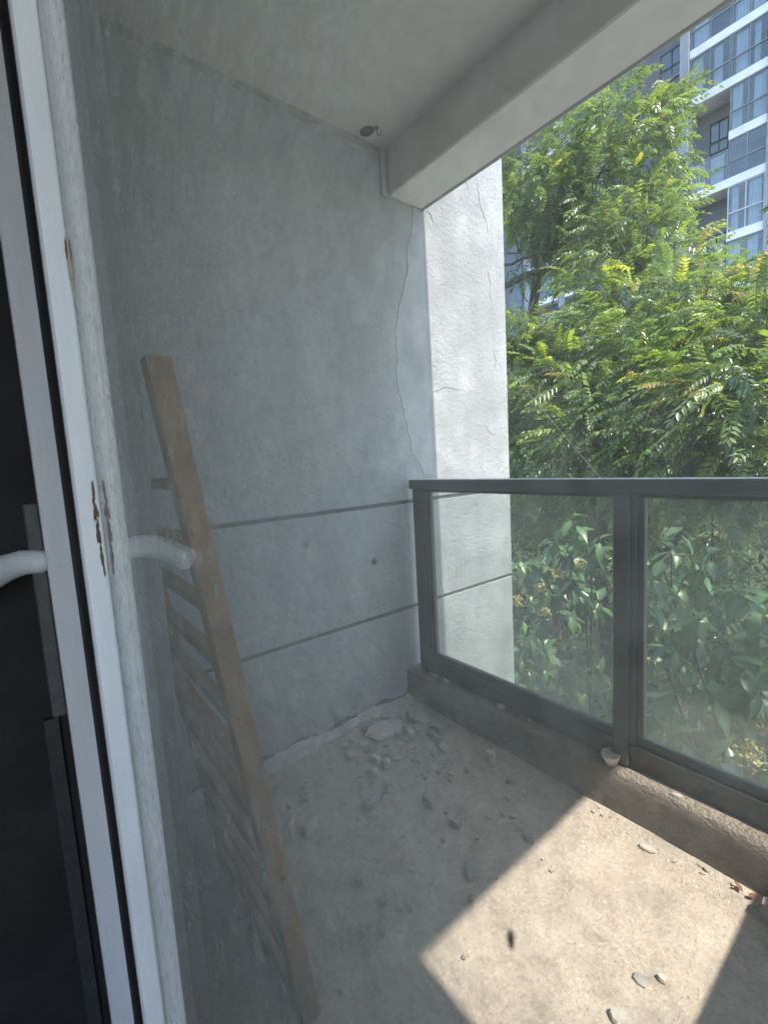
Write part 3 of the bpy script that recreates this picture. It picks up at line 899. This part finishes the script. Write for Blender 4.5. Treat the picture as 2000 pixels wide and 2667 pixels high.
def rot_mats(direction, roll, n):
    """rows: local x -> direction, local z -> as upright as possible, rolled"""
    d = direction / np.linalg.norm(direction, axis=1, keepdims=True)
    up = np.tile([0, 0, 1.0], (n, 1)) + rng.normal(0, .12, (n, 3))
    y = np.cross(up, d); y /= np.linalg.norm(y, axis=1, keepdims=True)
    z = np.cross(d, y)
    c, s_ = np.cos(roll)[:, None], np.sin(roll)[:, None]
    y2 = c * y + s_ * z; z2 = -s_ * y + c * z
    return np.stack([d, y2, z2], -1)

def scatter_fronds(clumps, per_m2, young_share):
    """positions and axes of fronds in the shell and the body of each clump"""
    P = []; D = []; Yg = []
    for (cx, cy, cz, r) in clumps:
        n = int(per_m2 * r * r)
        u = rng.normal(0, 1, (n, 3)); u /= np.linalg.norm(u, axis=1, keepdims=True)
        rad = r * rng.uniform(.25, 1.0, n) ** .5
        # twigs: pull fronds together in sprays
        k = max(4, n // 9)
        tips = rng.normal(0, 1, (k, 3)); tips /= np.linalg.norm(tips, axis=1, keepdims=True)
        pick = rng.integers(0, k, n)
        u = .32 * u + tips[pick]; u /= np.linalg.norm(u, axis=1, keepdims=True)
        p = np.array([cx, cy, cz]) + u * rad[:, None] * np.array([1.05, 1.05, .85])
        d = u * np.array([1, 1, .45]) + rng.normal(0, .35, (n, 3)); d[:, 2] -= .05
        P.append(p); D.append(d)
        yt = rng.random(k) < young_share
        Yg.append(yt[pick] & (rng.random(n) < .75) & (u[:, 2] > -.05) & (rad > .70 * r))
    return np.concatenate(P), np.concatenate(D), np.concatenate(Yg)

def feathery_tree(name, label, clumps, per_m2, base, limbs, young=.10, parts=300, seed=0):
    t = empty(name, base)
    tag(t, label, 'tree', 'feathery leaved trees beyond the railing')
    bx = Vector(base)
    for li, (pp, rr) in enumerate(limbs):
        q = []
        for i in range(len(pp) - 1):
            for k in range(4):
                s_ = k / 4
                q.append(Vector(pp[i]).lerp(Vector(pp[i + 1]), s_) - bx + Vector((random.uniform(-.02, .02), random.uniform(-.02, .02), random.uniform(-.02, .02))))
        q.append(Vector(pp[-1]) - bx)
        MB().tube(q, [rr[0] + (rr[1] - rr[0]) * i / (len(q) - 1) for i in range(len(q))], 8).build('trunk' if li == 0 else 'limb', M['bark'], t, True)
    # twigs from clump centres
    b = MB()
    P, D, Yg = scatter_fronds(clumps, per_m2, young)
    n = len(P)
    for (cx, cy, cz, r) in clumps:
        for k in range(9):
            d = Vector((random.gauss(0, 1), random.gauss(0, 1), random.gauss(.2, .7))).normalized() * r * random.uniform(.6, 1.0)
            c = Vector((cx, cy, cz - .2 * r)) - bx
            b.tube([c, c + d * .5 + Vector((0, 0, .05)), c + d], [.010, .007, .003], 5, False)
    b.build('twigs', M['twig'], t)['kind'] = 'stuff'
    Rm = rot_mats(D, rng.normal(0, .35, n), n)
    Sc = rng.uniform(.75, 1.15, n)
    dist = np.linalg.norm(P - np.array(CAM), axis=1)
    order = np.argsort(dist)
    own = set(order[:parts].tolist())
    # shared meshes for the nearest fronds
    shared = {}
    for kind in (0, 1):
        for vi in range(len(YV) if kind else len(FV)):
            for ci in range(4 if kind else 5):
                v, q = (YV if kind else FV)[vi]
                col = (YOUNG if kind else GREENS)[ci]
                shared[(kind, vi, ci)] = (v, q, col)
    cache = {}
    BV = []; BQ = []; BC = []; off = 0
    for i in range(n):
        kind = int(Yg[i])
        vi = int(rng.integers(0, len(YV) if kind else len(FV))); ci = int(rng.integers(0, 4 if kind else 5))
        v, q, col = shared[(kind, vi, ci)]
        if i in own:
            key = (kind, vi, ci if kind else ci % 3)
            if key not in cache:
                c = np.tile(np.array(col, np.float32), (len(v), 1)) * np.repeat(rng.uniform(.8, 1.2, (len(v) // 4, 1)), 4, 0)[:len(v)]
                cache[key] = np_mesh('frond', v, q, c)
                cache[key].materials.append(M['leaflet'])
            o = bpy.data.objects.new('frond', cache[key]); COL.objects.link(o); o.parent = t
            mw = Matrix([list(Rm[i][r_] * Sc[i]) + [P[i][r_] - base[r_]] for r_ in range(3)] + [[0, 0, 0, 1]])
            o.matrix_basis = mw
        else:
            w_ = (v @ Rm[i].T) * Sc[i] + P[i] - np.array(base)
            BV.append(w_); BQ.append(q + off); off += len(v)
            BC.append(np.tile(np.array(col) * rng.uniform(.7, 1.3), (len(v), 1)))
    o = link('crown_foliage', np_mesh('crown_foliage', np.concatenate(BV), np.concatenate(BQ), np.concatenate(BC)), M['leaflet'], t)
    o['kind'] = 'stuff'
    return t

CA = [(-1.32,7.00,5.70,0.40),(-1.41,7.00,5.56,0.60),(-1.58,6.50,5.23,0.70),(-2.19,6.50,5.22,0.80),(-2.50,6.30,4.79,0.70),(-2.07,6.80,4.74,0.80),(-1.51,7.00,4.99,0.70),(-1.35,7.20,5.30,0.38),(-1.05,7.20,5.48,0.16),(-2.64,6.20,4.19,0.50),(-2.18,7.00,4.31,0.60),(-1.52,6.80,4.30,0.80),(-1.10,6.80,4.15,0.45),(-0.80,6.60,3.60,0.45),(-0.52,6.50,3.25,0.32),(-0.30,6.50,2.98,0.28),(-1.05,6.30,3.43,0.80),(-0.65,6.20,2.95,0.60),(-0.18,6.00,2.58,0.45),(0.04,6.00,2.55,0.22)]
CB = [(-2.12,5.50,2.82,0.50),(-1.62,5.50,2.46,0.60),(-1.14,5.60,2.62,0.60),(-0.54,5.40,2.40,0.70),(-0.05,5.20,2.14,0.70),(0.36,5.00,2.05,0.60),(0.59,4.80,1.89,0.50),(-1.73,5.00,2.07,0.60),(-1.19,5.00,1.80,0.60),(-0.68,5.00,1.88,0.70),(-0.16,4.80,1.57,0.60),(0.27,4.60,1.44,0.60),(0.60,4.40,1.40,0.60),(-1.67,4.80,1.33,0.50),(-1.13,4.80,1.16,0.50),(-0.49,4.60,1.21,0.60),(-0.01,4.50,1.08,0.50),(0.42,4.30,1.04,0.50),(0.70,4.20,1.05,0.50)]
CB += [(1.3, 5.2, 1.0, .6), (-2.4, 5.4, 1.6, .7), (-2.9, 5.8, 2.2, .8), (-0.9, 5.8, .6, .7), (.2, 5.4, .4, .7), (-1.9, 5.6, .5, .7), (3.0, 2.95, 2.7, .8), (3.9, 3.2, 3.5, .8), (2.5, 3.5, 1.6, .7), (3.4, 2.8, 1.9, .7)]  # the trailing clumps stand out of view, added to shade the shrubs
feathery_tree('feathery_tree', 'tall feathery leaved tree rising beside the sunlit wall edge', CA, 400, (-2.3, 6.6, -4.2),
    [([(-2.3, 6.6, -4.2), (-2.5, 6.6, 0.5), (-2.7, 6.5, 3.0), (-2.4, 6.5, 4.4), (-2.0, 6.6, 5.2)], (.13, .03)),
     ([(-3.3, 6.2, 3.3), (-2.92, 6.2, 3.71), (-2.33, 6.2, 3.73), (-1.91, 6.2, 3.66), (-1.43, 6.2, 3.60), (-0.97, 6.2, 3.55)], (.055, .018)),
     ([(-2.91, 6.2, 4.01), (-2.32, 6.2, 3.96), (-1.85, 6.2, 3.82)], (.022, .010)),
     ([(-2.5, 6.5, 3.9), (-1.9, 6.7, 4.6), (-1.4, 6.9, 5.3), (-1.1, 7.0, 5.7)], (.035, .010)),
     ([(-1.43, 6.2, 3.60), (-.9, 6.2, 3.3), (-.54, 6.2, 2.9), (-.21, 6.2, 3.02)], (.022, .008)),
     ([(-2.35, 6.2, 2.8), (-2.15, 6.2, 2.95), (-1.92, 6.2, 3.11)], (.018, .008))], .22, 300)
feathery_tree('feathery_tree', 'lower spreading feathery leaved tree just above the handrail', CB, 520, (-0.9, 5.2, -4.2),
    [([(-0.9, 5.2, -4.2), (-0.8, 5.1, -1.5), (-0.9, 5.1, .3), (-0.95, 5.2, 1.5), (-1.1, 5.4, 2.4)], (.10, .02)),
     ([(-0.62, 4.55, 0.45), (-0.44, 4.5, 0.84), (-0.30, 4.5, 1.09), (-0.04, 4.5, 1.28), (0.19, 4.5, 1.48), (0.32, 4.5, 1.65), (.45, 4.5, 1.9)], (.035, .010)),
     ([(-0.85, 5.1, .2), (-.83, 6.0, 2.44), (-.54, 6.1, 2.59), (-.35, 6.1, 2.79)], (.03, .010)),
     ([(-0.9, 5.1, .4), (-1.4, 5.2, 1.4), (-2.0, 5.4, 2.5)], (.03, .010)),
     ([(-.8, 5.1, -.6), (.3, 4.6, .6), (1.2, 4.4, 1.3), (2.0, 4.2, 1.8)], (.035, .012))], .26, 300)

# broad leaved plants
LV = [leafm(1.0, random.uniform(.38, .48), random.uniform(.3, 1.0), random.uniform(.15, .5), 60 + i) for i in range(8)]
LCOL = [(.066, .118, .048), (.080, .140, .052), (.052, .095, .045), (.10, .165, .056)]
LMESH = []
for v, q in LV:
    for c in LCOL[:3]:
        cc = np.tile(np.array(c, np.float32), (len(v), 1)); cc[1::3] *= 1.5
        me = np_mesh('leaf', v, q, cc, True); me.materials.append(M['leaf']); LMESH.append(me)
def shoot_leaves(tip, axis, n, size, r):
    """leaf transforms of one leafy shoot ending at tip"""
    out = []
    axis = Vector(axis).normalized()
    a = axis.cross(Vector((0, 0, 1)) if abs(axis.z) < .95 else Vector((1, 0, 0))).normalized()
    bb = axis.cross(a)
    for i in range(n):
        t = i / max(1, n - 1)
        p = Vector(tip) - axis * (.13 * (1 - t)) * size / .11
        ang = i * 2.4 + r.uniform(-.3, .3)
        d = (a * math.cos(ang) + bb * math.sin(ang)) * 1.0 + axis * r.uniform(.1, .5) + Vector((0, 0, r.uniform(-1.15, -.1)))
        d.normalize()
        up = (Vector((0, 0, 1)) + Vector((r.uniform(-.3, .3), r.uniform(-.3, .3), 0)))
        y = up.cross(d).normalized(); z = d.cross(y)
        s_ = size * r.uniform(.7, 1.15) * (1.0 - .35 * abs(t - .5))
        out.append((p, Matrix((d, y, z)).transposed(), s_))
    return out
def shrub(name, label, base, shoots, back, flowers, cat='shrub', nleaf=9, size=.11, group='glossy leaved plants behind the railing glass', own_max=300, seed=5):
    r = random.Random(seed)
    t = empty(name, base); tag(t, label, cat, group)
    bx = Vector(base)
    st = MB()
    cnt = 0
    BV = []; BQ = []; BC = []; off = 0
    hub = [bx + Vector((r.uniform(-.1, .1), r.uniform(-.1, .1), r.uniform(1.5, 3.0))) for _ in range(3)]
    for h in hub:
        st.tube([Vector((0, 0, 0)), (h - bx) * .5 + Vector((r.uniform(-.1, .1), r.uniform(-.1, .1), 0)), h - bx], [.03, .022, .014], 6, False)
    for si, s_ in enumerate(list(shoots) + list(back)):
        tip = Vector(s_)
        ax = Vector((r.uniform(-.5, .5), -.55 + r.uniform(-.3, .3), .75 + r.uniform(-.4, .3)))
        if si < len(shoots) and si % 6 == 0:
            h = min(hub, key=lambda q: (q - tip).length)
            st.tube([h - bx, h.lerp(tip, .55) - bx + Vector((0, .08, -.08)), tip - ax.normalized() * .2 * size / .11 - bx, tip - bx], [.010, .007, .005, .002], 5, False)
        if si < len(shoots):
            st.tube([tip - bx, tip - ax.normalized() * .18 - bx, tip - ax.normalized() * .30 + Vector((0, .10, -.12)) - bx], [.0018, .003, .004], 5, False)
        for (p, m, sc) in shoot_leaves(tip, ax, nleaf if si < len(shoots) else nleaf - 1, size, r):
            if cnt < own_max and si < len(shoots):
                o = bpy.data.objects.new('leaf', r.choice(LMESH)); COL.objects.link(o); o.parent = t
                o.matrix_basis = Matrix.Translation(p - bx) @ (m.to_4x4() @ Matrix.Scale(sc, 4)); cnt += 1
            else:
                v, q = LV[r.randrange(len(LV))]
                BV.append((v @ np.array(m).T) * sc + np.array(p - bx)); BQ.append(q + off); off += len(v)
                c = np.tile(np.array(LCOL[r.randrange(4)]) * r.uniform(.7, 1.2), (len(v), 1)); c[1::3] *= 1.5; BC.append(c)
    st.build('stem', M['bark'], t, True)
    if BV:
        o = link('foliage', np_mesh('foliage', np.concatenate(BV), np.concatenate(BQ), np.concatenate(BC), True), M['leaf'], t); o['kind'] = 'stuff'
    for (fx, fy, fz, fs) in flowers:
        V = []; Q = []
        for k in range(int(90 * fs / .07)):
            c = np.array([r.gauss(0, .42), r.gauss(0, .42), r.uniform(-.7, .7)]) * fs * .8
            c[:2] *= (1 - .5 * c[2] / fs)
            s2 = r.uniform(.005, .009); n0 = len(V)
            for _ in range(4):
                V.append(c + np.array([r.gauss(0, 1), r.gauss(0, 1), r.gauss(0, 1)]) * s2)
            Q += [(n0, n0 + 1, n0 + 2), (n0, n0 + 2, n0 + 3), (n0, n0 + 3, n0 + 1), (n0 + 1, n0 + 3, n0 + 2)]
        C_ = np.tile([.62, .56, .24], (len(V), 1)) * rng.uniform(.75, 1.1, (len(V), 1))
        o = link('flower_cluster', np_mesh('flower_cluster', V, Q, C_), M['flower'], t)
        o.location = (fx - base[0], fy - base[1], fz - base[2])
    return t
def around(n, x, y, z, r):
    return [(r.uniform(*x), r.uniform(*y), r.uniform(*z)) for _ in range(n)]
rr = random.Random(21)
S1 = [(0.21,2.55,0.78),(0.36,2.60,0.65),(0.08,2.60,0.62),(0.17,2.70,0.54),(0.02,2.60,0.32),(-0.07,2.60,0.15),(-0.03,2.50,0.00),(0.07,2.50,-0.07),(0.15,2.50,-0.14),(0.32,2.60,-0.14),(0.26,2.80,0.22),(0.11,2.80,0.19),(0.01,2.50,-0.36),(0.22,2.60,-0.40)]
S1 += around(16, (-.2, .45), (2.6, 3.2), (-.6, .6), rr)
shrub('privet_shrub', 'glossy leaved shrub with cream flower sprays behind the left glass panel', (0.15, 3.1, -4.2), S1, around(200, (-.9, .6), (2.75, 4.4), (-2.8, .45), rr),
      [(0.13,2.55,0.41,.05),(0.05,2.50,0.32,.05),(-0.12,2.50,0.20,.05),(0.07,2.50,0.17,.045),(.25,2.6,.48,.04)], seed=3, nleaf=9, size=.145)
S2 = [(0.82,2.50,0.76),(0.96,2.40,0.67),(0.73,2.40,0.53),(1.06,2.30,0.56),(0.86,2.30,0.25),(0.92,2.40,0.38),(1.05,2.30,0.27),(0.98,2.25,0.13),(1.14,2.25,0.16),(0.77,2.30,-0.12),(0.87,2.20,-0.11),(1.10,2.20,-0.05),(0.63,2.50,0.41),(1.11,2.40,0.36)]
S2 += around(16, (.55, 1.25), (2.4, 2.9), (-.7, .6), rr)
shrub('privet_shrub', 'larger glossy leaved shrub filling the right glass panel', (0.95, 2.9, -4.2), S2, around(200, (.4, 1.9), (2.6, 4.2), (-2.8, .45), rr),
      [(1.18,2.15,-0.05,.085),(0.61,2.60,0.02,.04),(1.13,2.50,-0.08,.05)], seed=4, nleaf=9, size=.165)
shrub('broadleaf_tree', 'pale green broad leaved branch top above the handrail at the far right', (0.6, 4.3, -4.2), [(0.41,4.05,1.70),(0.64,4.05,1.60),(0.53,4.0,1.45),(0.71,4.0,1.43),(.50,4.1,1.62),(.58,4.05,1.66),(.35,4.1,1.58)], around(30, (.3, 1.1), (4.1, 4.7), (.6, 1.6), rr), [], 'tree', 10, .15, 'broad leaved trees at the right', seed=6)
shrub('broadleaf_tree', 'dark glossy tree top at the right edge in front of the building', (0.95, 5.2, -4.2), [(0.55,5.0,3.03),(0.58,5.0,2.82),(0.53,5.0,2.53),(0.56,5.0,2.29),(0.52,5.0,2.66),(.62,5.05,2.4),(.64,5.05,2.95)], around(46, (.55, 1.4), (4.9, 5.6), (1.9, 3.1), rr), [], 'tree', 10, .13, 'broad leaved trees at the right', seed=8)

def leaf_mass(name, label, n, boxr, size, cols, zfun=None):
    P = np.stack([rng.uniform(*boxr[0], n), rng.uniform(*boxr[1], n), rng.uniform(*boxr[2], n)], -1)
    if zfun is not None:
        P = P[zfun(P)]
    n = len(P)
    D = rng.normal(0, 1, (n, 3)); D[:, 2] -= .3
    Rm = rot_mats(D, rng.normal(0, .6, n), n)
    base = np.array([(0, 0, 0), (.42, .21, .07), (1, 0, -.15), (.42, -.21, .07)], np.float32)
    V = (np.einsum('nij,kj->nki', Rm, base) * (size * rng.uniform(.6, 1.3, n))[:, None, None] + P[:, None, :]).reshape(-1, 3)
    k = np.arange(n)[:, None] * 4
    Q = np.concatenate([k + np.array([[0, 3, 2]]), k + np.array([[0, 2, 1]])], 0)
    C_ = np.repeat(np.array(cols)[rng.integers(0, len(cols), n)] * rng.uniform(.6, 1.3, (n, 1)), 4, 0)
    o = link(name, np_mesh(name, V, Q, C_), M['leaflet']); tag(o, label, 'foliage', kind='stuff')
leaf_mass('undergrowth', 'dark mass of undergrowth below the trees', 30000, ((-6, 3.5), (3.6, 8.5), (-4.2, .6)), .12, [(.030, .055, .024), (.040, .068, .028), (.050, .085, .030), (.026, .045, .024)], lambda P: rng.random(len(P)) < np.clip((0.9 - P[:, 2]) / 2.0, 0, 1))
leaf_mass('far_wood', 'far leafy mass between the trees and the building', 38000, ((-18, 6), (9, 17), (-4.2, 5.0)), .22, GREENS, lambda P: (P[:, 2] < 2.9 + 1.2 * np.sin(P[:, 0] * .9 + 1) + .8 * np.sin(P[:, 1] * 1.3)))

# stay wire
o = MB().tube([(-0.006, 2.300, 1.623), (0.264, 2.800, 0.985), (0.577, 3.300, 0.295)], .0011, 6).build('stay_wire', M['wire'])
tag(o, 'thin stay wire slanting down from the wall edge across the leaves', 'wire')

# ------------------------------------------------------------------ apartment building
BY = 36.2
ap = empty('apartment_building', (-9, BY, -4.2))
tag(ap, 'grey apartment building with white balcony bands and glazed balconies', 'building')
def ab(b, name, mat, parent=None, smooth=False):
    for i, p in enumerate(b.v):
        b.v[i] = (p[0] + 9, p[1] - BY, p[2] + 4.2)
    return b.build(name, mat, parent or ap, smooth)
ab(MB().box(-11.1, 14, BY + 1.7, 47, -4.2, 36), 'wall', M['bldg'])
ab(MB().box(-44, -11.1, BY + 2.6, 47, -4.2, 36), 'wing_wall', M['bldg_dark'])
ab(MB().box(-11.12, -10.62, BY - .15, BY + 1.7, -4.2, 36), 'pier', M['pier'])
ab(MB().box(-6.55, -6.05, BY - .15, BY + 1.7, -4.2, 36), 'pier', M['pier'])
bands = [(-1.4, 1), (1.6, 1), (4.55, 1), (7.5, 1), (10.47, 1), (13.54, 0), (16.74, 1), (19.42, 0), (22.43, 1), (25.30, 1), (28.3, 1), (31.3, 1)]
BH = .50
def window(x0, x1, z0, z1, y, nm, transom=.45, curtain=True, fm='alu', seed=0, parent=None):
    r = random.Random(seed)
    b = MB()
    wd = .055
    xs_ = [x0 + (x1 - x0) * i / nm for i in range(nm + 1)]
    zt = z0 + (z1 - z0) * transom if transom else None
    b.box(x0, x1, y, y + .08, z0, z0 + wd); b.box(x0, x1, y, y + .08, z1 - wd, z1)
    if zt: b.box(x0 + .002, x1 - .002, y - .02, y + .078, zt - .04, zt + .04)
    for i, x in enumerate(xs_):
        a = x if i == 0 else x - wd / 2
        if i == nm: a = x - wd
        b.box(a, a + wd, y + .004, y + .076, z0 + wd + .001, z1 - wd - .001)
    wn = ab(b, 'window', M[fm])
    for i in range(nm):
        for za, zb_ in (((z0 + wd, zt - .04), (zt + .04, z1 - wd)) if zt else ((z0 + wd, z1 - wd),)):
            ab(MB().box(xs_[i] + wd / 2 + .002, xs_[i + 1] - wd / 2 - .002, y + .03, y + .036, za, zb_), 'pane', M['far_glass'], wn)
        if curtain and r.random() < .72:
            cx0 = xs_[i] + .06 + r.uniform(0, .15); cx1 = xs_[i + 1] - .06 - r.uniform(0, .45) * (x1 - x0) / nm
            N = 22; bb = MB()
            vv = [(cx0 + (cx1 - cx0) * k / N, y + .22 + .04 * math.sin(k * 1.35) + r.uniform(-.008, .008), z) for z in (z0 + .05, z1 - .06) for k in range(N + 1)]
            bb.add(vv, [(k, k + 1, N + 2 + k, N + 1 + k) for k in range(N)])
            ab(bb, 'curtain', M['curtain'], wn, True)
    return wn
XL, XM, XR = -10.60, -8.44, -6.57
for i, (zb, full) in enumerate(bands):
    x0 = XL if full else XM
    ab(MB().box(x0, XR, BY - .02, BY + .14, zb, zb + BH, .02), 'balcony_band', M['band'])
    ab(MB().box(x0 + .02, XR - .02, BY + .142, BY + 1.698, zb + .12, zb + .30), 'balcony_slab', M['band'])
    if i + 1 >= len(bands): break
    zn, fulln = bands[i + 1]
    if zb < 3: continue
    window(XM + .02, XR - .02, zb + BH + .01, zn - .01, BY + .04, 2, .42, True, 'alu_light' if i == 5 else 'alu', i)
    if full and fulln:
        window(XL + .02, XM - .02, zb + BH + .01, zn - .01, BY + .045, 2, .42, True, 'alu', 40 + i)
    elif full:
        if zb > 12:
            window(XL + .02, XM - .02, zb + BH + .01, zb + 2.25, BY + .045, 2, .48, True, 'alu', 60 + i)
        else:
            g = MB()
            for k in range(9):
                g.box(XL + .05, XM - .05, BY + .05, BY + .08, zb + BH + .12 + k * .14, zb + BH + .15 + k * .14)
            for k in range(4):
                xx = XL + .05 + k * (XM - XL - .14) / 3
                g.box(xx, xx + .05, BY + .082, BY + .12, zb + BH, zb + BH + 1.4)
            ab(g, 'bar_railing', M['alu_light'])
        # window deep in the open two storey recess
        wz = zb + 3.1 if zb > 12 else zb + 2.4
        window(-9.9, -8.9, wz, wz + 1.9, BY + 1.60, 2, .35, False, 'gasket', 80 + i)
# the recessed wing to the left, partly behind the tree
for fi in range(2, 11):
    zz = -4.2 + 2.95 * fi + 1.35
    for k, xw in enumerate((-12.55, -15.6, -19.0, -22.4, -25.8)):
        window(xw - .75, xw + .75, zz, zz + 1.75, BY + 2.50, 2, .38, (fi + k) % 3 == 0, 'alu' if k else 'gasket', 200 + fi * 7 + k)
        if k in (2, 3):
            ab(MB().box(xw - 1.3, xw + 1.3, BY + 1.7, BY + 2.6, zz - .75, zz - .25, .02), 'ledge', M['band'])
        elif k == 0:
            ab(MB().box(xw - .85, xw + .85, BY + 2.42, BY + 2.6, zz - .16, zz - .02, .01), 'ledge', M['pier'])
for xx in (-17.3, -20.7, -24.1):
    ab(MB().box(xx - .3, xx + .3, BY + 1.9, BY + 2.6, -4.2, 36), 'fin', M['pier'])
